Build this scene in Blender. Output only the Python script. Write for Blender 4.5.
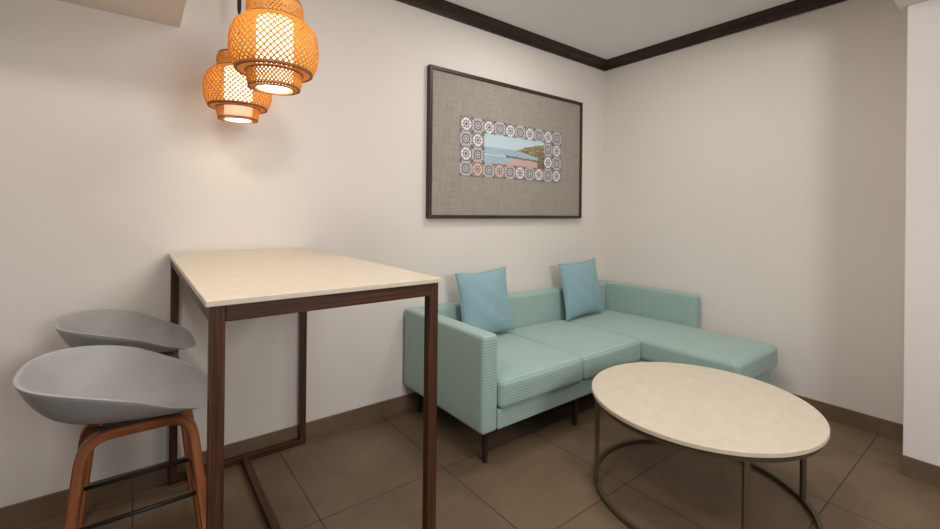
import bpy, bmesh, math, random
from mathutils import Vector, Matrix
random.seed(7)
for o in list(bpy.data.objects): bpy.data.objects.remove(o)
C = bpy.context.scene
COL = C.collection
PI = math.pi

# ------------------------------------------------------------ camera
cam_d = bpy.data.cameras.new('camera'); cam = bpy.data.objects.new('camera', cam_d); COL.objects.link(cam)
YAW, F_PX, CY_PX, ROLL = 0.9165, 436.65, 212.35, 0.0106
CAM = Vector((-3.4146, -2.4272, 1.25))
fw = Vector((math.cos(YAW), math.sin(YAW), 0)); rt0 = fw.cross(Vector((0, 0, 1))); up0 = rt0.cross(fw)
rt = math.cos(ROLL) * rt0 + math.sin(ROLL) * up0
up = -math.sin(ROLL) * rt0 + math.cos(ROLL) * up0
M = Matrix((rt, up, -fw)).transposed().to_4x4(); M.translation = CAM
cam.matrix_world = M
cam_d.sensor_fit = 'HORIZONTAL'; cam_d.sensor_width = 36.0
cam_d.lens = F_PX / 940 * 36.0
cam_d.shift_y = -(264.5 - CY_PX) / 940
cam_d.shift_x = 1.2 / 940
cam_d.clip_start = 0.05
C.camera = cam

# ------------------------------------------------------------ world, lights, exposure
w = bpy.data.worlds.new('world'); C.world = w; w.use_nodes = True
bg = w.node_tree.nodes['Background']
bg.inputs[0].default_value = (0.90, 0.95, 1.0, 1); bg.inputs[1].default_value = 0.25
C.view_settings.view_transform = 'Standard'; C.view_settings.look = 'None'
C.view_settings.gamma = 1.0; C.view_settings.exposure = -0.06
C.view_settings.use_curve_mapping = False

def area(name, loc, size, power, col, target=None, spread=PI):
    d = bpy.data.lights.new(name, 'AREA'); d.shape = 'DISK'; d.size = size; d.energy = power; d.color = col; d.spread = spread
    o = bpy.data.objects.new(name, d); COL.objects.link(o); o.location = loc
    if target:
        o.rotation_euler = (Vector(target) - Vector(loc)).to_track_quat('-Z', 'Y').to_euler()
    return o
area('overhead_light', (-1.35, -0.95, 2.60), 0.5, 14.5, (1.0, 0.99, 0.98))
area('overhead_light', (-2.3, -2.3, 2.60), 0.6, 15, (1.0, 0.98, 0.97))
area('overhead_light', (-3.7, -1.6, 2.60), 0.4, 17, (1.0, 0.95, 0.89))  # fill lamp added above the stools to brighten that end of the room
area('hall_light', (-1.4, -3.5, 2.2), 0.5, 1.5, (1.0, 0.97, 0.95), (-0.4, -2.6, 1.2))
area('ceiling_fill', (-2.6, -4.2, 1.7), 0.8, 42, (0.95, 0.97, 1.0), (-1.8, -1.8, 2.63))  # added fill behind the camera, aimed up to brighten the ceiling

# ------------------------------------------------------------ node helpers
def new_mat(name):
    m = bpy.data.materials.new(name); m.use_nodes = True
    nt = m.node_tree; nt.nodes.clear()
    out = nt.nodes.new('ShaderNodeOutputMaterial'); p = nt.nodes.new('ShaderNodeBsdfPrincipled')
    nt.links.new(p.outputs[0], out.inputs[0])
    return m, nt, p
def rgb(r, g, b):
    f = lambda c: (c / 255 / 12.92) if c / 255 <= 0.04045 else ((c / 255 + 0.055) / 1.055) ** 2.4
    return (f(r), f(g), f(b), 1)
def node(nt, t, **kw):
    n = nt.nodes.new(t)
    for k, v in kw.items():
        if k.startswith('i_'):
            key = k[2:]; key = int(key) if key.isdigit() else key.replace('_', ' ')
            n.inputs[key].default_value = v
        else: setattr(n, k, v)
    return n
def mth(nt, op, a, b=None, c=None):
    n = nt.nodes.new('ShaderNodeMath'); n.operation = op
    for i, v in enumerate((a, b, c)):
        if v is None: continue
        if isinstance(v, (int, float)): n.inputs[i].default_value = v
        else: nt.links.new(v, n.inputs[i])
    return n.outputs[0]
def mixc(nt, fac, a, b):
    n = nt.nodes.new('ShaderNodeMix'); n.data_type = 'RGBA'
    for sock, v in ((n.inputs[0], fac), (n.inputs[6], a), (n.inputs[7], b)):
        if isinstance(v, (int, float)): sock.default_value = v
        elif isinstance(v, tuple): sock.default_value = v
        else: nt.links.new(v, sock)
    return n.outputs[2]
def ramp(nt, fac, stops):
    n = nt.nodes.new('ShaderNodeValToRGB'); e = n.color_ramp.elements
    e[0].position, e[0].color = stops[0]; e[1].position, e[1].color = stops[-1]
    for p, c in stops[1:-1]:
        x = e.new(p); x.color = c
    nt.links.new(fac, n.inputs[0]); return n.outputs[0]
def coords(nt, kind='Object'):
    return nt.nodes.new('ShaderNodeTexCoord').outputs[kind]
def mapping(nt, v, scale=(1, 1, 1), loc=(0, 0, 0), rot=(0, 0, 0)):
    n = nt.nodes.new('ShaderNodeMapping'); nt.links.new(v, n.inputs[0])
    n.inputs['Scale'].default_value = scale; n.inputs['Location'].default_value = loc; n.inputs['Rotation'].default_value = rot
    return n.outputs[0]
def noise(nt, v, scale, detail=4, rough=0.5, out='Fac'):
    n = nt.nodes.new('ShaderNodeTexNoise'); nt.links.new(v, n.inputs['Vector'])
    n.inputs['Scale'].default_value = scale; n.inputs['Detail'].default_value = detail; n.inputs['Roughness'].default_value = rough
    return n.outputs[out]
def bump(nt, p, h, strength, dist=0.001):
    b = nt.nodes.new('ShaderNodeBump'); b.inputs['Strength'].default_value = strength; b.inputs['Distance'].default_value = dist
    nt.links.new(h, b.inputs['Height']); nt.links.new(b.outputs[0], p.inputs['Normal'])

# ------------------------------------------------------------ materials
def mat_paint(name, c, r=0.75):
    m, nt, p = new_mat(name); v = coords(nt)
    n1 = noise(nt, v, 1.3, 3)
    c1 = rgb(*c); c2 = tuple(x * 0.965 for x in c1[:3]) + (1,)
    nt.links.new(mixc(nt, n1, c1, c2), p.inputs['Base Color'])
    p.inputs['Roughness'].default_value = r
    bump(nt, p, noise(nt, v, 90, 5, 0.6), 0.12, 0.002)
    return m
M_WALL = mat_paint('warm white wall paint', (229, 220, 210))
M_WALLB = M_WALL
M_CEIL = mat_paint('ceiling paint', (244, 243, 242), 0.9)
M_BRIGHT = mat_paint('white wall paint', (232, 224, 216))

TS, GX, GY = 0.6032, -0.3930, -0.6700
def mat_tile(name, plane):
    m, nt, p = new_mat(name)
    g = nt.nodes.new('ShaderNodeNewGeometry').outputs['Position']
    s = nt.nodes.new('ShaderNodeSeparateXYZ'); nt.links.new(g, s.inputs[0])
    def line(val, off):
        t = mth(nt, 'DIVIDE', mth(nt, 'SUBTRACT', val, off), TS)
        fr = mth(nt, 'FRACT', mth(nt, 'ADD', t, 100.5))
        d = mth(nt, 'ABSOLUTE', mth(nt, 'SUBTRACT', fr, 0.5))
        return mth(nt, 'LESS_THAN', d, 0.0022 / TS), mth(nt, 'FLOOR', mth(nt, 'ADD', t, 100.0))
    lx, ix = line(s.outputs[0], GX); ly, iy = line(s.outputs[1], GY)
    if plane == 'floor': g_ = mth(nt, 'MAXIMUM', lx, ly)
    elif plane == 'x': g_ = lx
    else: g_ = ly
    wn = nt.nodes.new('ShaderNodeTexWhiteNoise'); wn.noise_dimensions = '2D'
    cb = nt.nodes.new('ShaderNodeCombineXYZ'); nt.links.new(ix, cb.inputs[0]); nt.links.new(iy, cb.inputs[1]); nt.links.new(cb.outputs[0], wn.inputs['Vector'])
    big = noise(nt, g, 3.5, 6, 0.6); fine = noise(nt, g, 55, 5, 0.7)
    col = ramp(nt, big, [(0.30, rgb(102, 82, 61)), (0.5, rgb(113, 92, 70)), (0.72, rgb(125, 104, 82))])
    col = mixc(nt, mth(nt, 'MULTIPLY', wn.outputs[0], 0.14), col, rgb(146, 122, 98))
    col = mixc(nt, mth(nt, 'MULTIPLY', fine, 0.22), col, rgb(90, 70, 54))
    col = mixc(nt, g_ if plane == 'floor' else mth(nt, 'MULTIPLY', g_, 0.35), col, rgb(58, 42, 31))
    nt.links.new(col, p.inputs['Base Color'])
    nt.links.new(mth(nt, 'ADD', mth(nt, 'MULTIPLY', fine, 0.2), 0.42), p.inputs['Roughness'])
    p.inputs['Specular IOR Level'].default_value = 0.35
    h = mth(nt, 'SUBTRACT', mth(nt, 'MULTIPLY', fine, 0.25), g_)
    bump(nt, p, h, 0.35, 0.0015)
    return m
M_FLOOR = mat_tile('brown floor tile', 'floor')
M_BASEA = mat_tile('brown skirting tile back', 'x')
M_BASEB = mat_tile('brown skirting tile side', 'y')

def mat_wood(name, dark, mid, light, scale=(60, 60, 5), rough=0.45, kind='Object'):
    m, nt, p = new_mat(name); v = mapping(nt, coords(nt, kind), scale)
    n = noise(nt, v, 1.0, 6, 0.6)
    nt.links.new(ramp(nt, n, [(0.3, rgb(*dark)), (0.52, rgb(*mid)), (0.72, rgb(*light))]), p.inputs['Base Color'])
    p.inputs['Roughness'].default_value = rough; p.inputs['Specular IOR Level'].default_value = 0.35
    bump(nt, p, n, 0.15, 0.0006)
    return m
M_WALNUT = mat_wood('dark walnut', (38, 22, 12), (74, 43, 24), (102, 62, 36), (4, 160, 160), kind='UV')
M_CROWN = mat_wood('dark stained moulding', (34, 23, 17), (56, 38, 28), (74, 52, 38), (4, 90, 90), 0.38, kind='UV')
M_FRAME = mat_wood('dark brown frame wood', (46, 33, 26), (64, 47, 38), (78, 60, 48), (4, 120, 120), kind='UV')
M_STOOLWOOD = mat_wood('walnut veneer', (108, 58, 30), (150, 86, 46), (176, 108, 62), (5, 130, 130), kind='UV')

def mat_simple(name, c, rough=0.5, metal=0.0, nscale=0, namt=0.0, spec=0.5):
    m, nt, p = new_mat(name)
    v = coords(nt); n = noise(nt, v, nscale or 30, 4)
    c1 = rgb(*c); c2 = tuple(x * (1 - (namt or 0.06)) for x in c1[:3]) + (1,)
    nt.links.new(mixc(nt, n, c1, c2), p.inputs['Base Color'])
    p.inputs['Roughness'].default_value = rough; p.inputs['Metallic'].default_value = metal
    p.inputs['Specular IOR Level'].default_value = spec
    return m
M_BLACK = mat_simple('black powder coated steel', (24, 23, 23), 0.5)
M_RING = mat_simple('dark bronze steel', (92, 79, 61), 0.42, 0.35)
M_SHELL = mat_simple('matte grey polypropylene', (164, 162, 160), 0.36, 0, 60, 0.03)
M_CORD = mat_simple('black cord', (20, 20, 20), 0.7)
M_SOFALEG = mat_simple('dark metal sofa leg', (48, 42, 36), 0.45, 0.3)

def mat_stone():
    m, nt, p = new_mat('cream travertine top'); v = coords(nt)
    n1 = noise(nt, v, 22, 8, 0.75); n2 = noise(nt, mapping(nt, v, (1, 2.6, 1)), 34, 6, 0.7)
    c = ramp(nt, n1, [(0.3, rgb(206, 190, 167)), (0.5, rgb(213, 198, 176)), (0.7, rgb(220, 206, 186))])
    sp = mth(nt, 'GREATER_THAN', n2, 0.60)
    c = mixc(nt, mth(nt, 'MULTIPLY', sp, 0.16), c, rgb(198, 170, 140))
    nt.links.new(c, p.inputs['Base Color']); p.inputs['Roughness'].default_value = 0.38
    p.inputs['Specular IOR Level'].default_value = 0.4
    return m
M_STONE = mat_stone()

def mat_fabric(name, base, dark, cell=(0.012, 0.012), strength=0.6, amt=0.5, fs=420, fa=0.25):
    m, nt, p = new_mat(name); uv = coords(nt, 'UV')
    s = nt.nodes.new('ShaderNodeSeparateXYZ'); nt.links.new(uv, s.inputs[0])
    def rib(o, c):
        t = mth(nt, 'MULTIPLY', o, 2 * PI / c)
        return mth(nt, 'ADD', mth(nt, 'MULTIPLY', mth(nt, 'SINE', t), 0.5), 0.5)
    ru = rib(s.outputs[0], cell[0]); rv = rib(s.outputs[1], cell[1])
    h = mth(nt, 'ADD', mth(nt, 'MULTIPLY', rv, 0.65), mth(nt, 'MULTIPLY', ru, 0.35))
    fine = noise(nt, uv, fs, 3, 0.6); big = noise(nt, uv, 4, 3)
    f = mth(nt, 'MULTIPLY', mth(nt, 'SUBTRACT', 1.0, h), amt)
    c = mixc(nt, f, rgb(*base), rgb(*dark))
    c = mixc(nt, mth(nt, 'MULTIPLY', fine, fa), c, rgb(*dark))
    c = mixc(nt, mth(nt, 'MULTIPLY', big, 0.10), c, rgb(*[min(255, x + 14) for x in base]))
    nt.links.new(c, p.inputs['Base Color']); p.inputs['Roughness'].default_value = 0.92
    p.inputs['Specular IOR Level'].default_value = 0.15
    p.inputs['Sheen Weight'].default_value = 0.25; p.inputs['Sheen Roughness'].default_value = 0.5
    bump(nt, p, mth(nt, 'ADD', h, mth(nt, 'MULTIPLY', fine, 0.5)), strength, 0.0015)
    return m
M_SOFA = mat_fabric('seafoam ribbed upholstery', (178, 200, 190), (108, 136, 128), (0.0125, 0.0145), 0.9, 0.58)
M_PILLOW = mat_fabric('pale blue linen', (158, 188, 194), (112, 146, 156), (0.0045, 0.0045), 0.5, 0.35, 150, 0.6)

def mat_mat():
    m, nt, p = new_mat('woven grasscloth mat'); uv = coords(nt, 'UV')
    a = noise(nt, mapping(nt, uv, (6, 260, 1)), 1, 5, 0.7); b = noise(nt, mapping(nt, uv, (260, 6, 1)), 1, 5, 0.7)
    s = mth(nt, 'MULTIPLY', mth(nt, 'ADD', a, b), 0.5)
    nt.links.new(ramp(nt, s, [(0.36, rgb(130, 121, 110)), (0.5, rgb(155, 146, 134)), (0.64, rgb(176, 167, 155))]), p.inputs['Base Color'])
    p.inputs['Roughness'].default_value = 0.85
    bump(nt, p, s, 0.3, 0.001)
    return m
M_MAT = mat_mat()

def mat_azulejo():
    # UV in tile cells: 10 wide, 4 tall
    m, nt, p = new_mat('patterned tile print'); uv = coords(nt, 'UV')
    s = nt.nodes.new('ShaderNodeSeparateXYZ'); nt.links.new(uv, s.inputs[0])
    u, v = s.outputs[0], s.outputs[1]
    iu, iv = mth(nt, 'FLOOR', u), mth(nt, 'FLOOR', v)
    x = mth(nt, 'ABSOLUTE', mth(nt, 'SUBTRACT', mth(nt, 'FRACT', u), 0.5)); y = mth(nt, 'ABSOLUTE', mth(nt, 'SUBTRACT', mth(nt, 'FRACT', v), 0.5))
    par = mth(nt, 'MODULO', mth(nt, 'ADD', iu, iv), 2.0)            # 0 / 1
    big = mth(nt, 'LESS_THAN', mth(nt, 'ABSOLUTE', mth(nt, 'SUBTRACT', par, 1.0)), 0.5)
    octd = mth(nt, 'MAXIMUM', mth(nt, 'MAXIMUM', x, y), mth(nt, 'MULTIPLY', mth(nt, 'ADD', x, y), 0.74))
    r = mth(nt, 'SQRT', mth(nt, 'ADD', mth(nt, 'MULTIPLY', x, x), mth(nt, 'MULTIPLY', y, y)))
    ang = mth(nt, 'ARCTAN2', mth(nt, 'SUBTRACT', mth(nt, 'FRACT', v), 0.5), mth(nt, 'SUBTRACT', mth(nt, 'FRACT', u), 0.5))
    pet = mth(nt, 'COSINE', mth(nt, 'MULTIPLY', ang, 8.0))
    band = lambda d, a, b: mth(nt, 'MULTIPLY', mth(nt, 'GREATER_THAN', d, a), mth(nt, 'LESS_THAN', d, b))
    ink = rgb(74, 70, 80); pale = rgb(182, 174, 170); white = rgb(232, 226, 220); mauve = rgb(146, 132, 136)
    # ground: pale with small dark crosses in the corners
    cx = mth(nt, 'SUBTRACT', 0.5, x); cy = mth(nt, 'SUBTRACT', 0.5, y)
    cr = mth(nt, 'ADD', cx, cy)
    col = mixc(nt, band(cr, 0.09, 0.18), pale, ink)
    col = mixc(nt, mth(nt, 'LESS_THAN', cr, 0.055), col, ink)
    diag = mth(nt, 'LESS_THAN', mth(nt, 'ABSOLUTE', mth(nt, 'SUBTRACT', x, y)), 0.03)
    col = mixc(nt, mth(nt, 'MULTIPLY', diag, 0.9), col, ink)
    # small rosette
    sm = mixc(nt, mth(nt, 'LESS_THAN', r, 0.33), col, ink)
    sm = mixc(nt, mth(nt, 'LESS_THAN', r, 0.26), sm, rgb(178, 180, 172))
    sm = mixc(nt, mth(nt, 'LESS_THAN', r, mth(nt, 'ADD', mth(nt, 'MULTIPLY', pet, 0.04), 0.14)), sm, ink)
    sm = mixc(nt, mth(nt, 'LESS_THAN', r, 0.07), sm, white)
    # large medallion
    lg = mixc(nt, mth(nt, 'LESS_THAN', octd, 0.525), col, ink)
    lg = mixc(nt, mth(nt, 'LESS_THAN', octd, 0.445), lg, rgb(206, 198, 194))
    lg = mixc(nt, mth(nt, 'LESS_THAN', octd, 0.36), lg, white)
    lg = mixc(nt, mth(nt, 'LESS_THAN', r, mth(nt, 'ADD', mth(nt, 'MULTIPLY', pet, 0.04), 0.285)), lg, mauve)
    lg = mixc(nt, band(r, 0.12, 0.165), lg, white)
    lg = mixc(nt, mth(nt, 'LESS_THAN', r, 0.07), lg, ink)
    out = mixc(nt, big, sm, lg)
    # two medallions near the lower left are printed in brick red
    red = mth(nt, 'MULTIPLY', mth(nt, 'MULTIPLY', mth(nt, 'LESS_THAN', iv, 0.5), big), band(iu, 0.5, 3.5))
    out = mixc(nt, mth(nt, 'MULTIPLY', red, 0.45), out, rgb(176, 118, 104))
    nt.links.new(out, p.inputs['Base Color']); p.inputs['Roughness'].default_value = 0.7
    return m
M_AZ = mat_azulejo()

def mat_view():
    # printed seaside view; UV 0..1
    m, nt, p = new_mat('printed seaside view'); uv = coords(nt, 'UV')
    s = nt.nodes.new('ShaderNodeSeparateXYZ'); nt.links.new(uv, s.inputs[0])
    u, v = s.outputs[0], s.outputs[1]
    n1 = mth(nt, 'SUBTRACT', noise(nt, mapping(nt, uv, (7, 4, 1)), 1, 5, 0.65), 0.5)
    n2 = noise(nt, mapping(nt, uv, (22, 12, 1)), 1, 4, 0.65)
    n3 = noise(nt, mapping(nt, uv, (3, 16, 1)), 1, 3, 0.6)
    sky = ramp(nt, v, [(0.55, rgb(196, 210, 210)), (1.0, rgb(184, 206, 212))])
    sea = mixc(nt, n3, rgb(136, 164, 180), rgb(178, 198, 204))
    foam = mth(nt, 'MULTIPLY', mth(nt, 'LESS_THAN', mth(nt, 'ABSOLUTE', mth(nt, 'SUBTRACT', v, mth(nt, 'ADD', 0.30, mth(nt, 'MULTIPLY', n1, 0.12)))), 0.014), mth(nt, 'LESS_THAN', u, 0.42))
    col = mixc(nt, mth(nt, 'LESS_THAN', v, 0.56), sky, sea)
    col = mixc(nt, foam, col, rgb(214, 220, 218))
    # pink beach along the bottom
    beach = mth(nt, 'LESS_THAN', v, mth(nt, 'ADD', mth(nt, 'MULTIPLY', mth(nt, 'MINIMUM', mth(nt, 'SUBTRACT', u, 0.24), 0.3), 0.75), mth(nt, 'MULTIPLY', n1, 0.10)))
    col = mixc(nt, beach, col, mixc(nt, n2, rgb(196, 152, 138), rgb(214, 176, 160)))
    # rocky reef
    rv = mth(nt, 'ABSOLUTE', mth(nt, 'SUBTRACT', v, mth(nt, 'ADD', mth(nt, 'SUBTRACT', 0.335, mth(nt, 'MULTIPLY', u, 0.10)), mth(nt, 'MULTIPLY', n1, 0.10))))
    reef = mth(nt, 'MULTIPLY', mth(nt, 'LESS_THAN', rv, mth(nt, 'MULTIPLY', mth(nt, 'SUBTRACT', n2, 0.28), 0.17)), mth(nt, 'GREATER_THAN', u, 0.33))
    col = mixc(nt, reef, col, rgb(124, 110, 98))
    # headland
    du = mth(nt, 'SUBTRACT', u, 0.50)
    topl = mth(nt, 'ADD', mth(nt, 'ADD', 0.52, mth(nt, 'MULTIPLY', mth(nt, 'POWER', mth(nt, 'MAXIMUM', du, 0.0), 0.7), 0.62)), mth(nt, 'MULTIPLY', n1, 0.16))
    botl = mth(nt, 'SUBTRACT', 0.54, mth(nt, 'MULTIPLY', mth(nt, 'POWER', mth(nt, 'MAXIMUM', du, 0.0), 1.5), 0.75))
    hd = mth(nt, 'MULTIPLY', mth(nt, 'MULTIPLY', mth(nt, 'LESS_THAN', v, topl), mth(nt, 'GREATER_THAN', v, botl)), mth(nt, 'GREATER_THAN', du, 0.0))
    land = ramp(nt, n2, [(0.35, rgb(84, 84, 62)), (0.5, rgb(140, 128, 88)), (0.65, rgb(186, 160, 118))])
    col = mixc(nt, hd, col, land)
    # rocks at the right edge
    rk = mth(nt, 'MULTIPLY', mth(nt, 'GREATER_THAN', mth(nt, 'ADD', u, mth(nt, 'MULTIPLY', n1, 0.16)), 0.88), mth(nt, 'LESS_THAN', v, 0.62))
    col = mixc(nt, rk, col, ramp(nt, n2, [(0.35, rgb(72, 64, 52)), (0.65, rgb(160, 136, 104))]))
    nt.links.new(col, p.inputs['Base Color']); p.inputs['Roughness'].default_value = 0.6
    return m
M_VIEW = mat_view()

def mat_bamboo():
    m = bpy.data.materials.new('woven bamboo strip'); m.use_nodes = True; nt = m.node_tree; nt.nodes.clear()
    out = nt.nodes.new('ShaderNodeOutputMaterial')
    n = noise(nt, coords(nt), 60, 3)
    c = mixc(nt, n, rgb(224, 142, 42), rgb(244, 174, 70))
    d = nt.nodes.new('ShaderNodeBsdfPrincipled'); d.inputs['Roughness'].default_value = 0.5; nt.links.new(c, d.inputs['Base Color'])
    t = nt.nodes.new('ShaderNodeBsdfTranslucent'); nt.links.new(c, t.inputs[0])
    mx = nt.nodes.new('ShaderNodeMixShader'); mx.inputs[0].default_value = 0.10
    nt.links.new(d.outputs[0], mx.inputs[1]); nt.links.new(t.outputs[0], mx.inputs[2]); nt.links.new(mx.outputs[0], out.inputs[0])
    return m
M_BAMBOO = mat_bamboo()
M_RIM = mat_simple('bamboo rim binding', (150, 92, 42), 0.55, 0, 80, 0.2)
def mat_glow(nm, es):
    m, nt, p = new_mat(nm)
    p.inputs['Base Color'].default_value = rgb(250, 240, 225)
    p.inputs['Emission Color'].default_value = (1.0, 0.86, 0.66, 1); p.inputs['Emission Strength'].default_value = es
    return m
M_GLOW = mat_glow('glowing paper diffuser', 4.5)
M_BULB = mat_glow('lamp opening light', 14.0)

# ------------------------------------------------------------ mesh helpers
def box_uv(bm, off=(0, 0, 0)):
    uvl = bm.loops.layers.uv.verify(); bm.normal_update()
    for f in bm.faces:
        n = f.normal; a = max(range(3), key=lambda i: abs(n[i]))
        for l in f.loops:
            c = l.vert.co
            l[uvl].uv = ((c.z, c.y), (c.x, c.z), (c.x, c.y))[a]
def long_uv(bm, axis):
    """u along the member's length, v around it"""
    uvl = bm.loops.layers.uv.verify(); o = [i for i in range(3) if i != axis]
    for f in bm.faces:
        for l in f.loops:
            c = l.vert.co; l[uvl].uv = (c[axis], c[o[0]] + 0.73 * c[o[1]])
def obj(name, bm, mat, parent=None, smooth=False, uv='box'):
    if uv == 'box': box_uv(bm)
    bmesh.ops.recalc_face_normals(bm, faces=bm.faces[:])
    me = bpy.data.meshes.new(name); bm.to_mesh(me); bm.free()
    if smooth:
        for p in me.polygons: p.use_smooth = True
    o = bpy.data.objects.new(name, me); COL.objects.link(o)
    me.materials.append(mat)
    if parent: o.parent = parent
    return o
def empty(name, loc, label, cat, rz=0.0, group=None):
    o = bpy.data.objects.new(name, None); COL.objects.link(o); o.location = loc; o.rotation_euler = (0, 0, rz)
    o['label'] = label; o['category'] = cat
    if group: o['group'] = group
    o.empty_display_size = 0.1
    return o
def struct(name, bm, mat, **k):
    o = obj(name, bm, mat, **k); o['kind'] = 'structure'; return o
def add_box(bm, lo, hi, bev=0.0, segs=2):
    r = bmesh.ops.create_cube(bm, size=1.0); vs = r['verts']
    for v in vs:
        v.co = Vector([lo[i] + (v.co[i] + 0.5) * (hi[i] - lo[i]) for i in range(3)])
    if bev > 0:
        es = list({e for v in vs for e in v.link_edges})
        bmesh.ops.bevel(bm, geom=es, offset=bev, segments=segs, affect='EDGES', profile=0.5)
    return bm
def box(lo, hi, bev=0.0, segs=2):
    return add_box(bmesh.new(), lo, hi, bev, segs)
def member(lo, hi, axis, bev=0.002):
    bm = box(lo, hi, bev); bmesh.ops.recalc_face_normals(bm, faces=bm.faces[:]); long_uv(bm, axis); return bm
def rounded(lo, hi, r, puff=(0, 0, 0), n=26, k=5, warp=None):
    """soft upholstered box: rounded edges, faces crowned outward by puff"""
    lo = Vector(lo); hi = Vector(hi); c = (lo + hi) / 2; h = (hi - lo) / 2
    def brk(hh):
        a = [-hh + r * (1 - math.cos(i / k * PI / 2)) * 0.999 for i in range(k)]
        a = [-hh + r * (i / k) ** 1.0 for i in range(k)]
        m = [-(hh - r) + 2 * (hh - r) * i / n for i in range(n + 1)]
        return a + m + [-x for x in reversed(a)]
    B = [brk(h[i]) for i in range(3)]
    bm = bmesh.new(); cache = {}
    def vert(p):
        key = tuple(round(x, 6) for x in p)
        if key in cache: return cache[key]
        q = Vector([max(-(h[i] - r), min(h[i] - r, p[i])) for i in range(3)])
        d = Vector(p) - q
        if d.length > 1e-9:
            # square-to-circle on the edge zone
            d = Vector([math.tan(x / r * PI / 4) if abs(x) < r * 0.9999 else math.copysign(1, x) for x in d]) * r
            d = d.normalized() * r
        s = q + d
        t = [s[i] / h[i] for i in range(3)]
        for a in range(3):
            o = [i for i in range(3) if i != a]
            f = max(0, 1 - abs(t[o[0]]) ** 2.6) * max(0, 1 - abs(t[o[1]]) ** 2.6)
            s[a] += puff[a] * f * t[a]
        s = s + c
        if warp: s = warp(s)
        v = bm.verts.new(s); cache[key] = v; return v
    for a in range(3):
        o = [i for i in range(3) if i != a]
        for sgn in (-1, 1):
            A_, B_ = B[o[0]], B[o[1]]
            for i in range(len(A_) - 1):
                for j in range(len(B_) - 1):
                    vs = []
                    for (ii, jj) in ((i, j), (i + 1, j), (i + 1, j + 1), (i, j + 1)):
                        p = [0, 0, 0]; p[a] = sgn * h[a]; p[o[0]] = A_[ii]; p[o[1]] = B_[jj]
                        vs.append(vert(p))
                    if len(set(vs)) == 4:
                        try: bm.faces.new(vs)
                        except ValueError: pass
    return bm
def add_tube(bm, pts, r, segs=10, closed=False):
    pts = [Vector(p) for p in pts]; n = len(pts); rings = []
    for i, p in enumerate(pts):
        a = pts[(i - 1) % n] if (closed or i > 0) else p; b = pts[(i + 1) % n] if (closed or i < n - 1) else p
        t = (b - a).normalized(); ref = Vector((0, 0, 1)) if abs(t.z) < 0.9 else Vector((1, 0, 0))
        s = t.cross(ref).normalized(); u = s.cross(t)
        rings.append([bm.verts.new(p + (math.cos(x) * s + math.sin(x) * u) * r) for x in [2 * PI * j / segs for j in range(segs)]])
    m = n if closed else n - 1
    for i in range(m):
        A_, B_ = rings[i], rings[(i + 1) % n]
        for j in range(segs):
            bm.faces.new((A_[j], A_[(j + 1) % segs], B_[(j + 1) % segs], B_[j]))
    if not closed:
        bm.faces.new(rings[0]); bm.faces.new(rings[-1])
    return bm
def add_lathe(bm, prof, segs=48, c=(0, 0), cap=True):
    rings = [[bm.verts.new((c[0] + r * math.cos(2 * PI * j / segs), c[1] + r * math.sin(2 * PI * j / segs), z)) for j in range(segs)] for r, z in prof]
    for a, b in zip(rings, rings[1:]):
        for j in range(segs):
            bm.faces.new((a[j], a[(j + 1) % segs], b[(j + 1) % segs], b[j]))
    if cap: bm.faces.new(rings[0]); bm.faces.new(rings[-1])
    return bm
def prism(poly, axis, a, b):
    """extrude a 2D profile (other two axes) from a to b"""
    bm = bmesh.new(); o = [i for i in range(3) if i != axis]
    def P(q, t):
        v = [0, 0, 0]; v[axis] = t; v[o[0]], v[o[1]] = q; return bm.verts.new(v)
    A_ = [P(q, a(q) if callable(a) else a) for q in poly]; B_ = [P(q, b(q) if callable(b) else b) for q in poly]
    n = len(poly)
    for i in range(n): bm.faces.new((A_[i], A_[(i + 1) % n], B_[(i + 1) % n], B_[i]))
    bm.faces.new(A_); bm.faces.new(B_)
    return bm

# ------------------------------------------------------------ the room
CEIL, Z2, BB = 2.63, 2.70, 0.093
struct('floor', box((-6.5, -5.5, -0.10), (0.25, 0.25, 0.0)), M_FLOOR)
struct('wall_back', box((-6.5, 0.0, 0.0), (0.25, 0.25, Z2)), M_WALL)
struct('wall_right', box((0.0, -5.5, 0.0), (0.25, 0.0, Z2)), M_WALLB)
struct('ceiling', box((-6.5, -5.5, CEIL), (0.0, 0.0, Z2)), M_CEIL)
struct('wall_front_right', box((-0.433, -5.5, 0.0), (0.0, -2.033, 2.28), 0.004), M_BRIGHT)
struct('trim_1', box((-6.5, -0.62, 2.092), (-3.252, 0.0, CEIL), 0.003), M_WALL)            # dropped soffit over the stools
struct('trim_2', box((-1.9, -5.5, 2.281), (0.0, -2.0, CEIL), 0.003), M_WALL)               # lowered ceiling by the doorway
# baseboards
struct('baseboard_back', box((-6.5, -0.012, 0.0), (-0.0, 0.0, BB), 0.0015), M_BASEA)
struct('baseboard_right', box((-0.012, -2.033, 0.0), (0.0, -0.012, BB), 0.0015), M_BASEB)
struct('baseboard_front_right', box((-0.445, -5.5, 0.0), (-0.433, -2.028, BB), 0.0015), M_BASEB)
# crown moulding: profile as (distance from wall, z)
prof = [(0, 2.556), (0.012, 2.556), (0.014, 2.566), (0.018, 2.568), (0.020, 2.578), (0.026, 2.590), (0.038, 2.600), (0.050, 2.604), (0.052, 2.611), (0.058, 2.613), (0.066, 2.620), (0.068, CEIL), (0, CEIL)]
bm = prism([(-d, z) for d, z in prof], 0, lambda q: -3.250, lambda q: q[0]); long_uv(bm, 0)
struct('trim_3', bm, M_CROWN, uv=None)
bm = prism([(-d, z) for d, z in prof], 1, lambda q: -1.998, lambda q: q[0]); long_uv(bm, 1)
struct('trim_4', bm, M_CROWN, uv=None)

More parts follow.
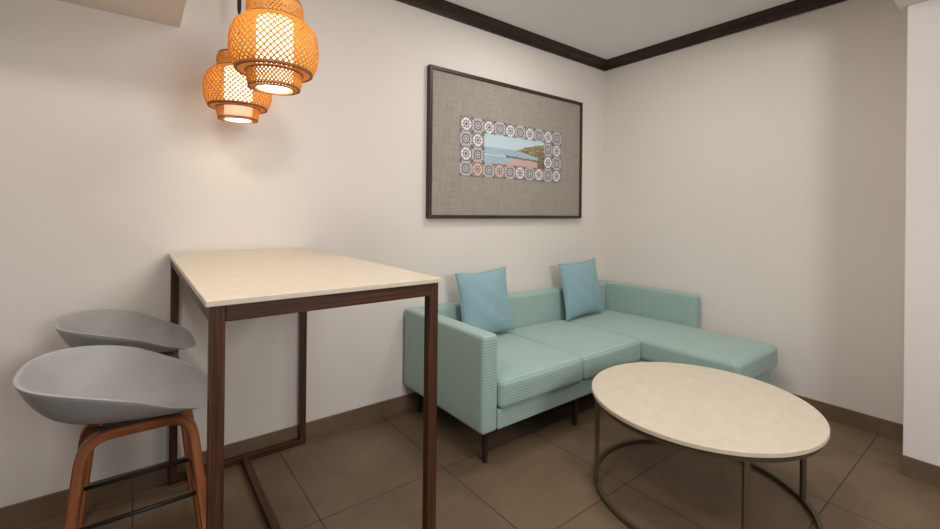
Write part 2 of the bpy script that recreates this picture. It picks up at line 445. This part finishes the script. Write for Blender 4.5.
# ------------------------------------------------------------ sofa
sofa = empty('sofa', (-1.2, -0.45, 0), 'seafoam green ribbed L-shaped corner sofa with chaise and thin dark legs', 'sofa')
SO = Vector((-1.2, -0.45, 0))
def spart(name, bm, mat=M_SOFA, smooth=True, parent=sofa):
    bmesh.ops.translate(bm, verts=bm.verts[:], vec=-SO) if parent is sofa else None
    return obj(name, bm, mat, parent, smooth)
XL, XR = -2.07, -0.016
spart('armrest', rounded((XL, -0.80, 0.165), (XL + 0.101, -0.018, 0.648), 0.020, (0.003, 0, 0.002), 14))
spart('armrest', rounded((XR - 0.082, -0.885, 0.165), (XR, -0.018, 0.650), 0.020, (0.003, 0, 0.002), 14))
spart('backrest', rounded((XL + 0.102, -0.118, 0.165), (XR - 0.089, -0.018, 0.645), 0.020, (0, 0.003, 0.002), 20))
spart('base', rounded((XL + 0.102, -0.800, 0.167), (-0.717, -0.12, 0.266), 0.010, (0, 0, 0), 14))
spart('chaise_base', rounded((-0.713, -1.375, 0.167), (XR - 0.092, -0.12, 0.266), 0.010, (0, 0, 0), 14))
def wsoft(amp, seed):
    def f(s):
        s.z += amp * (math.sin(s.x * 9 + seed) * math.sin(s.y * 7 + seed * 2)) * (1 if s.z > 0.36 else 0)
        return s
    return f
spart('seat_cushion', rounded((-1.966, -0.825, 0.268), (-1.327, -0.122, 0.415), 0.030, (0.002, 0.004, 0.014), 22, 5, wsoft(0.002, 1)))
spart('seat_cushion', rounded((-1.323, -0.825, 0.268), (-0.717, -0.122, 0.415), 0.030, (0.002, 0.004, 0.014), 22, 5, wsoft(0.002, 3)))
spart('chaise_cushion', rounded((-0.713, -1.415, 0.268), (-0.100, -0.122, 0.416), 0.034, (0.002, 0.004, 0.016), 26, 5, wsoft(0.002, 5)))
for x, y in ((-2.010, -0.748), (-1.335, -0.765), (-1.990, -0.085), (-1.335, -0.085), (-0.16, -0.07), (-0.16, -1.33), (-0.69, -1.33)):
    b = bmesh.new(); hb, ht = 0.009, 0.013
    vs = []
    for z, hh in ((0, hb), (0.168, ht)):
        vs.append([b.verts.new((x + i * hh, y + j * hh, z)) for i, j in ((-1, -1), (1, -1), (1, 1), (-1, 1))])
    for i in range(4): b.faces.new((vs[0][i], vs[0][(i + 1) % 4], vs[1][(i + 1) % 4], vs[1][i]))
    b.faces.new(vs[0]); b.faces.new(vs[1])
    spart('leg', b, M_SOFALEG, False)

# ------------------------------------------------------------ cushions on the sofa
def pillow_mesh(seed, W=0.442, H=0.438, T=0.062, n=36):
    rnd = random.Random(seed); ph = [rnd.uniform(0, 6.28) for _ in range(6)]
    bm = bmesh.new(); side = {}
    for s in (-1, 1):
        for i in range(n + 1):
            for j in range(n + 1):
                edge = i in (0, n) or j in (0, n)
                if s == 1 and edge: side[(s, i, j)] = side[(-1, i, j)]; continue
                u = -1 + 2 * i / n; v = -1 + 2 * j / n
                px = u * W / 2 * (1 - 0.075 * (1 - v * v) * abs(u) ** 3)
                pz = v * H / 2 * (1 - 0.085 * (1 - u * u) * abs(v) ** 3)
                t = ((1 - abs(u) ** 2.3) * (1 - abs(v) ** 2.3)) ** 0.62 * T
                t += 0.0028 * math.sin(7 * u + ph[0] + 3 * v) * math.sin(5 * v + ph[1]) * (1 - u * u) * (1 - v * v) * 4 * 0.5
                cr = 0.004 * math.sin(18 * (u + v) + ph[2]) * abs(u * v) * (1 - abs(u)) * 6 * (1 - abs(v))
                side[(s, i, j)] = bm.verts.new((px, s * (t + cr) if not edge else 0.0, pz + H / 2))
    for s in (-1, 1):
        for i in range(n):
            for j in range(n):
                bm.faces.new([side[(s, *q)] for q in ((i, j), (i + 1, j), (i + 1, j + 1), (i, j + 1))])
    return bm
def seam(bmain, W=0.442, H=0.438, n=36):
    pts = []
    def P(u, v): return (u * W / 2 * (1 - 0.075 * (1 - v * v) * abs(u) ** 3), 0, v * H / 2 * (1 - 0.085 * (1 - u * u) * abs(v) ** 3) + H / 2)
    for k in range(n): pts.append(P(-1 + 2 * k / n, -1))
    for k in range(n): pts.append(P(1, -1 + 2 * k / n))
    for k in range(n): pts.append(P(1 - 2 * k / n, 1))
    for k in range(n): pts.append(P(-1, 1 - 2 * k / n))
    b = bmesh.new()
    return add_tube(b, pts, 0.0028, 6, True)
for i, (x, y, rz, ry, lab) in enumerate(((-1.548, -0.232, 0.03, -0.035, 'pale blue square throw pillow at the left end of the sofa, beside the long armrest'),
                                        (-0.545, -0.232, -0.03, -0.05, 'pale blue square throw pillow near the room corner where sofa meets chaise'))):
    e = empty('throw_pillow', (x, y, 0.434), lab, 'pillow', group='pale blue pillows on the sofa')
    e.rotation_euler = (-0.16, ry, rz)
    obj('pillow_cover', pillow_mesh(11 + i), M_PILLOW, e, True)
    obj('seam', seam(None), M_PILLOW, e, True)

# ------------------------------------------------------------ bar table
TX0, TX1, TY0, TY1 = -3.289, -2.667, -1.322, -0.014
bt = empty('bar_table', ((TX0 + TX1) / 2, (TY0 + TY1) / 2, 0), 'tall bar table with cream stone top and dark walnut frame against the back wall', 'table')
BO = Vector(((TX0 + TX1) / 2, (TY0 + TY1) / 2, 0))
def tpart(name, bm, mat, uv=None):
    bmesh.ops.translate(bm, verts=bm.verts[:], vec=-BO); return obj(name, bm, mat, bt, False, uv)
tpart('tabletop', box((TX0, TY0, 1.035), (TX1, TY1, 1.050), 0.0025), M_STONE, 'box')
LW = 0.031; FX0, FX1, FY0, FY1 = TX0 + 0.010, TX1 - 0.006, TY0 + 0.010, TY1 - 0.002
ZT = 1.0325
for x in (FX0, FX1 - LW):
    for y in (FY0, FY1 - LW):
        tpart('leg', member((x, y, 0.0), (x + LW, y + LW, ZT), 2), M_WALNUT)
for y in (FY0, FY1 - LW):
    tpart('top_rail', member((FX0 + LW, y, ZT - 0.036), (FX1 - LW, y + LW, ZT), 0), M_WALNUT)
    tpart('floor_rail', member((FX0 + LW, y, 0.0), (FX1 - LW, y + LW, LW), 0), M_WALNUT)
for x in (FX0, FX1 - LW):
    tpart('top_rail', member((x, FY0 + LW, ZT - 0.036), (x + LW, FY1 - LW, ZT), 1), M_WALNUT)
xm = (FX0 + FX1) / 2 + 0.006
tpart('stretcher', member((xm - LW / 2, FY0 + LW, 0.0), (xm + LW / 2, FY1 - LW, LW), 1), M_WALNUT)

# ------------------------------------------------------------ coffee table
CT = (-1.400, -1.503)
ct = empty('coffee_table', (CT[0], CT[1], 0), 'round cream stone coffee table on a dark metal ring base, in front of the sofa', 'table')
R_ = 0.458
bm = add_lathe(bmesh.new(), [(R_ - 0.003, 0.414), (R_, 0.417), (R_, 0.431), (R_ - 0.003, 0.434)], 128)
obj('tabletop', bm, M_STONE, ct)
def ring_bm(r0, r1, z0, z1):
    bm = bmesh.new(); N = 128
    q = [[bm.verts.new((r * math.cos(2 * PI * j / N), r * math.sin(2 * PI * j / N), z)) for j in range(N)] for r, z in ((r0, z0), (r1, z0), (r1, z1), (r0, z1))]
    for a in range(4):
        for j in range(N): bm.faces.new((q[a][j], q[a][(j + 1) % N], q[(a + 1) % 4][(j + 1) % N], q[(a + 1) % 4][j]))
    return bm
obj('top_ring', ring_bm(0.428, 0.445, 0.392, 0.414), M_RING, ct)
obj('floor_ring', ring_bm(0.428, 0.446, 0.0, 0.020), M_RING, ct)
for a in (45, 135, 225, 315):
    bm = box((-0.0088, -0.010, 0.020), (0.0088, 0.010, 0.392), 0.0012)
    bmesh.ops.rotate(bm, verts=bm.verts[:], cent=(0, 0, 0), matrix=Matrix.Rotation(math.radians(a), 3, 'Z'))
    t = math.radians(a); bmesh.ops.translate(bm, verts=bm.verts[:], vec=(0.436 * math.cos(t), 0.436 * math.sin(t), 0))
    obj('leg', bm, M_RING, ct)

# ------------------------------------------------------------ bar stools (local: back of the seat towards -x)
def shell_mesh():
    N, K = 72, 16
    def outline(th):
        c, s = math.cos(th), math.sin(th)          # th = pi is the back, 0 the front
        e = 2.0 - 0.55 * c if c < 0 else 2.0 + 1.2 * c
        rr = (abs(c) ** e + abs(s) ** e) ** (-1 / e)
        a = 0.240 if c < 0 else 0.186
        return Vector((-0.01 + a * rr * c, 0.258 * rr * s))
    def rimz(th):
        c = math.cos(th)                            # 1 front ... -1 back
        t = (1 - c) / 2
        return 0.711 + 0.134 * math.sin(PI / 2 * t) ** 1.2
    def lip(th): return max(0.0, math.cos(th)) 
    def point(th, r, outer):
        o = outline(th); rz_ = rimz(th)
        base = 0.742 if not outer else 0.719
        ctr = Vector((-0.02, 0))
        g = (r / 0.95) ** 4.0 if not outer else r ** 5.0
        f = lip(th)
        z = base + (rz_ - base) * g
        if not outer: z += 0.004 * f * (r ** 1.5) * (1 - r ** 6) 
        if outer:
            z = base + (rz_ - base) * g
        sc = r if not outer else r * 0.988
        p = ctr + (o - ctr) * sc
        return Vector((p.x, p.y, z))
    bm = bmesh.new(); rows = []
    rs = [i / K for i in range(1, K)] + [0.95]
    tc = bm.verts.new((-0.02, 0, 0.742)); bc = bm.verts.new((-0.02, 0, 0.719))
    ths = [2 * PI * j / N for j in range(N)]
    for r in rs: rows.append([bm.verts.new(point(t, r, False)) for t in ths])
    # rim: rounded lip
    for k in range(1, 6):
        a = k / 6 * PI; row = []
        for t in ths:
            pi_, po = point(t, 0.95, False), point(t, 1.0, True)
            m = (pi_ + po) / 2; hv = (po - pi_) / 2
            nrm = Vector((hv.x, hv.y, 0)).normalized() * 0.001 + Vector((0, 0, 0.0012))
            row.append(bm.verts.new(m - hv * math.cos(a) + nrm * math.sin(a)))
        rows.append(row)
    for r in [1.0, 0.97, 0.93] + [i / K for i in range(K - 2, 0, -1)]: rows.append([bm.verts.new(point(t, r, True)) for t in ths])
    for j in range(N): bm.faces.new((tc, rows[0][j], rows[0][(j + 1) % N]))
    for a, b in zip(rows, rows[1:]):
        for j in range(N): bm.faces.new((a[j], b[j], b[(j + 1) % N], a[(j + 1) % N]))
    for j in range(N): bm.faces.new((bc, rows[-1][(j + 1) % N], rows[-1][j]))
    return bm
def arch_mesh(sy):
    """bent veneer arch: rectangular section swept along an inverted U; leans outward in y"""
    path = []
    def yz(z): return sy * (0.066 + (0.676 - z) * 0.165)
    xl0, xl1, xr0, xr1 = -0.190, -0.118, 0.188, 0.110
    top = 0.672; rad = 0.062
    # left leg up
    import itertools
    A_ = Vector((xl0, 0)); B_ = Vector((xl1, top)); C_ = Vector((xr1, top)); D_ = Vector((xr0, 0))
    def arcpts(p, q, r_, n):
        d1 = (p - q).normalized(); d2 = (r_ - q).normalized(); out = []
        a, b = q + d1 * rad, q + d2 * rad
        for i in range(n + 1):
            t = i / n; out.append((1 - t) ** 2 * a + 2 * t * (1 - t) * q + t * t * b)
        return out
    pts = [A_ + (B_ - A_) * t for t in (0, 0.2, 0.4, 0.6, 0.8)] + arcpts(A_, B_, C_, 9) + [B_ + (C_ - B_) * 0.5] + arcpts(B_, C_, D_, 9) + [C_ + (D_ - C_) * t for t in (0.2, 0.4, 0.6, 0.8, 1.0)]
    bm = bmesh.new(); uvl = bm.loops.layers.uv.verify(); rings = []; L = 0; prev = None; Ls = []
    for i, p in enumerate(pts):
        a = pts[max(0, i - 1)]; b = pts[min(len(pts) - 1, i + 1)]; t = (b - a).normalized(); nn = Vector((-t.y, t.x))
        if prev is not None: L += (p - prev).length
        prev = p; Ls.append(L); ring = []
        zz = min(p.y, 0.676); wy = 0.020; th = 0.0125
        for (u, v) in ((-1, -0.72), (-0.72, -1), (0.72, -1), (1, -0.72), (1, 0.72), (0.72, 1), (0.10, 1), (0.05, 0.90), (-0.05, 0.90), (-0.10, 1), (-0.72, 1), (-1, 0.72)):
            q = p + nn * (v * th)
            ring.append(bm.verts.new((q.x, yz(zz) + sy * u * wy, max(q.y, 0.0))))
        rings.append(ring)
    m = len(rings[0])
    for i in range(len(rings) - 1):
        for j in range(m):
            f = bm.faces.new((rings[i][j], rings[i][(j + 1) % m], rings[i + 1][(j + 1) % m], rings[i + 1][j]))
            for l, (ii, jj) in zip(f.loops, ((i, j), (i, j + 1), (i + 1, j + 1), (i + 1, j))): l[uvl].uv = (Ls[ii], jj * 0.006)
    bm.faces.new(rings[0]); bm.faces.new(rings[-1])
    return bm
def make_stool(label):
    t = empty('bar_stool', (0, 0, 0), label, 'stool', group='grey bar stools at the table')
    obj('seat_shell', shell_mesh(), M_SHELL, t, True)
    for sy in (-1, 1):
        a = obj('leg_arch', arch_mesh(sy), M_STOOLWOOD, t, False, None)
    for sy in (-1, 1):
        yy = sy * 0.066
        b = bmesh.new()
        add_box(b, (-0.105, yy - 0.010, 0.684), (0.100, yy + 0.010, 0.691), 0.001)
        for xx in (-0.062, 0.052): add_box(b, (xx - 0.020, yy - 0.014, 0.690), (xx + 0.020, yy + 0.014, 0.721 if xx < 0 else 0.719), 0.002)
        obj('seat_bracket', b, M_BLACK, t)
    zr = 0.462; yr = 0.066 + (0.676 - zr) * 0.165
    xa, xb = -0.190 + 0.072 * zr / 0.672 + 0.010, 0.188 - 0.078 * zr / 0.672 - 0.010
    for sy in (-1, 1):
        obj('footrest', add_tube(bmesh.new(), [(xa, sy * yr, zr), (xb, sy * yr, zr)], 0.0055, 10), M_BLACK, t, True)
    for xx in (xa - 0.002, xb + 0.002):
        obj('crossbar', add_tube(bmesh.new(), [(xx, -yr, zr), (xx, yr, zr)], 0.0045, 10), M_BLACK, t, True)
    return t
def copy_tree(o, parent=None):
    c = o.copy(); COL.objects.link(c)
    if parent: c.parent = parent
    for ch in [x for x in bpy.data.objects if x.parent == o]: copy_tree(ch, c)
    return c
s1 = make_stool('grey bucket seat bar stool on walnut legs, the nearer one at the bar table')
s1.location = (-3.392, -0.905, 0)
s2 = copy_tree(s1); s2['label'] = 'grey bucket seat bar stool beside the back wall, behind the nearer stool'
s2.location = (-3.385, -0.305, 0)

# ------------------------------------------------------------ pendants
PROF = [(0.066, 0.000), (0.080, 0.003), (0.090, 0.014), (0.094, 0.030), (0.092, 0.046), (0.093, 0.055), (0.126, 0.057), (0.138, 0.070), (0.147, 0.092), (0.151, 0.120), (0.1505, 0.150), (0.146, 0.178), (0.135, 0.202), (0.116, 0.220), (0.094, 0.230), (0.092, 0.238), (0.097, 0.256), (0.095, 0.276), (0.086, 0.290)]
PROF = [(r * 0.905, z) for r, z in PROF]
def resample(pr, n):
    S = [0]
    for a, b in zip(pr, pr[1:]): S.append(S[-1] + math.hypot(b[0] - a[0], b[1] - a[1]))
    out = []
    for i in range(n + 1):
        s = S[-1] * i / n; k = max(j for j in range(len(S)) if S[j] <= s + 1e-9); k = min(k, len(pr) - 2)
        f = (s - S[k]) / (S[k + 1] - S[k]); out.append((pr[k][0] + f * (pr[k + 1][0] - pr[k][0]), pr[k][1] + f * (pr[k + 1][1] - pr[k][1]), s))
    return out
def weave_mesh(nst=44, n=44, wdt=0.0056, th=0.0010):
    pr = resample(PROF, n); bm = bmesh.new()
    for sg in (-1, 1):
        for k in range(nst):
            t0 = 2 * PI * (k + (0.5 if sg > 0 else 0)) / nst; rings = []; ang = t0; P = []
            for i, (r, z, s) in enumerate(pr):
                if i:
                    ds = s - pr[i - 1][2]; ang += sg * ds / ((r + pr[i - 1][0]) / 2) * 0.95 if r > 0.1 else sg * ds / 0.105
                off = sg * 0.0007
                P.append((Vector(((r + off) * math.cos(ang), (r + off) * math.sin(ang), z)), Vector((math.cos(ang), math.sin(ang), 0)), r, z))
            for i in range(len(P)):
                a = P[max(0, i - 1)]; b = P[min(len(P) - 1, i + 1)]
                T = (b[0] - a[0]).normalized(); dr = b[2] - a[2]; dz = b[3] - a[3]
                N_ = (P[i][1] * dz - Vector((0, 0, 1)) * dr); N_ = N_.normalized() if N_.length > 1e-6 else P[i][1]
                W_ = T.cross(N_).normalized() * wdt / 2; H_ = N_ * th / 2; p = P[i][0]
                rings.append([bm.verts.new(p + x) for x in (-W_ - H_, W_ - H_, W_ + H_, -W_ + H_)])
            for A_, B_ in zip(rings, rings[1:]):
                for j in range(4): bm.faces.new((A_[j], A_[(j + 1) % 4], B_[(j + 1) % 4], B_[j]))
    return bm
def circ(r, z, n=64): return [(r * math.cos(2 * PI * j / n), r * math.sin(2 * PI * j / n), z) for j in range(n)]
def make_pendant(label, zb):
    t = empty('pendant_lamp', (0, 0, zb), label, 'pendant lamp', group='woven bamboo pendant lamps')
    sh = obj('lamp_shade', weave_mesh(), M_BAMBOO, t, False, None)
    for r, z, q in ((0.067, 0.001, 0.0028), (0.086, 0.005, 0.0030), (0.095, 0.055, 0.0036), (0.127, 0.0585, 0.0055), (0.096, 0.230, 0.0034), (0.086, 0.291, 0.0034)):
        obj('rim_binding', add_tube(bmesh.new(), circ(r * 0.905, z), q, 8, True), M_RIM, sh, True)
    d = bmesh.new()
    add_lathe(d, [(0.0545, 0.006), (0.056, 0.009), (0.056, 0.226), (0.052, 0.232)], 64)
    obj('diffuser', d, M_GLOW, t, True, 'box')
    obj('light_disc', add_lathe(bmesh.new(), [(0.050, 0.0035), (0.050, 0.0055)], 48), M_BULB, t, False)
    f = bmesh.new()
    add_lathe(f, [(0.022, 0.2335), (0.022, 0.31), (0.012, 0.32)], 24)
    for k in range(3):
        a = 2 * PI * k / 3; add_tube(f, [(0.02 * math.cos(a), 0.02 * math.sin(a), 0.291), (0.077 * math.cos(a), 0.077 * math.sin(a), 0.291)], 0.0016, 6)
    obj('lamp_holder', f, M_CORD, t, True)
    c = bmesh.new(); add_tube(c, [(0, 0, 0.32), (0, 0, CEIL - zb - 0.02)], 0.0026, 8)
    add_lathe(c, [(0.003, 0.472), (0.0085, 0.50), (0.0085, 0.60), (0.003, 0.62)], 16)
    obj('cord', c, M_CORD, t, True)
    g = add_lathe(bmesh.new(), [(0.05, CEIL - zb - 0.022), (0.055, CEIL - zb - 0.018), (0.055, CEIL - zb)], 32)
    obj('ceiling_rose', g, M_CORD, t, True)
    return t
p1 = make_pendant('glowing woven bamboo pendant lamp hanging nearer, the larger looking of the two', 1.650)
p1.location = (-3.047, -0.88, 1.650)
p2 = copy_tree(p1); p2['label'] = 'glowing woven bamboo pendant lamp hanging lower and farther back, close to the wall'
p2.location = (-3.047, -0.24, 1.650)

# ------------------------------------------------------------ framed picture
PX0, PX1, PZ0, PZ1 = -1.908, -0.358, 1.208, 2.203
pic = empty('framed_picture', ((PX0 + PX1) / 2, 0, PZ0), 'wide framed seaside print with patterned tile border and woven mat on the back wall', 'picture')
PO = Vector(((PX0 + PX1) / 2, 0, PZ0))
def fpart(name, bm, mat, uv=None):
    bmesh.ops.translate(bm, verts=bm.verts[:], vec=-PO); return obj(name, bm, mat, pic, False, uv)
FWD = 0.023
b = bmesh.new()
for lo, hi, ax in (((PX0, -0.038, PZ0), (PX1, -0.001, PZ0 + FWD), 0), ((PX0, -0.038, PZ1 - FWD), (PX1, -0.001, PZ1), 0),
                   ((PX0, -0.038, PZ0 + FWD), (PX0 + FWD, -0.001, PZ1 - FWD), 2), ((PX1 - FWD, -0.038, PZ0 + FWD), (PX1, -0.001, PZ1 - FWD), 2)):
    add_box(b, lo, hi, 0.0012)
long_uv(b, 0); fpart('frame', b, M_FRAME)
fpart('mat_board', box((PX0 + FWD, -0.026, PZ0 + FWD), (PX1 - FWD, -0.004, PZ1 - FWD)), M_MAT, 'box')
def panel(x0, x1, z0, z1, y0, y1, su, sv):
    bm = box((x0, y0, z0), (x1, y1, z1)); uvl = bm.loops.layers.uv.verify()
    for f in bm.faces:
        for l in f.loops: l[uvl].uv = ((l.vert.co.x - x0) / (x1 - x0) * su, (l.vert.co.z - z0) / (z1 - z0) * sv)
    return bm
fpart('tile_print', panel(-1.656, -0.624, 1.502, 1.911, -0.0285, -0.0262, 10, 4), M_AZ)
fpart('seaside_print', panel(-1.442, -0.826, 1.604, 1.813, -0.0300, -0.0287, 1, 1), M_VIEW)
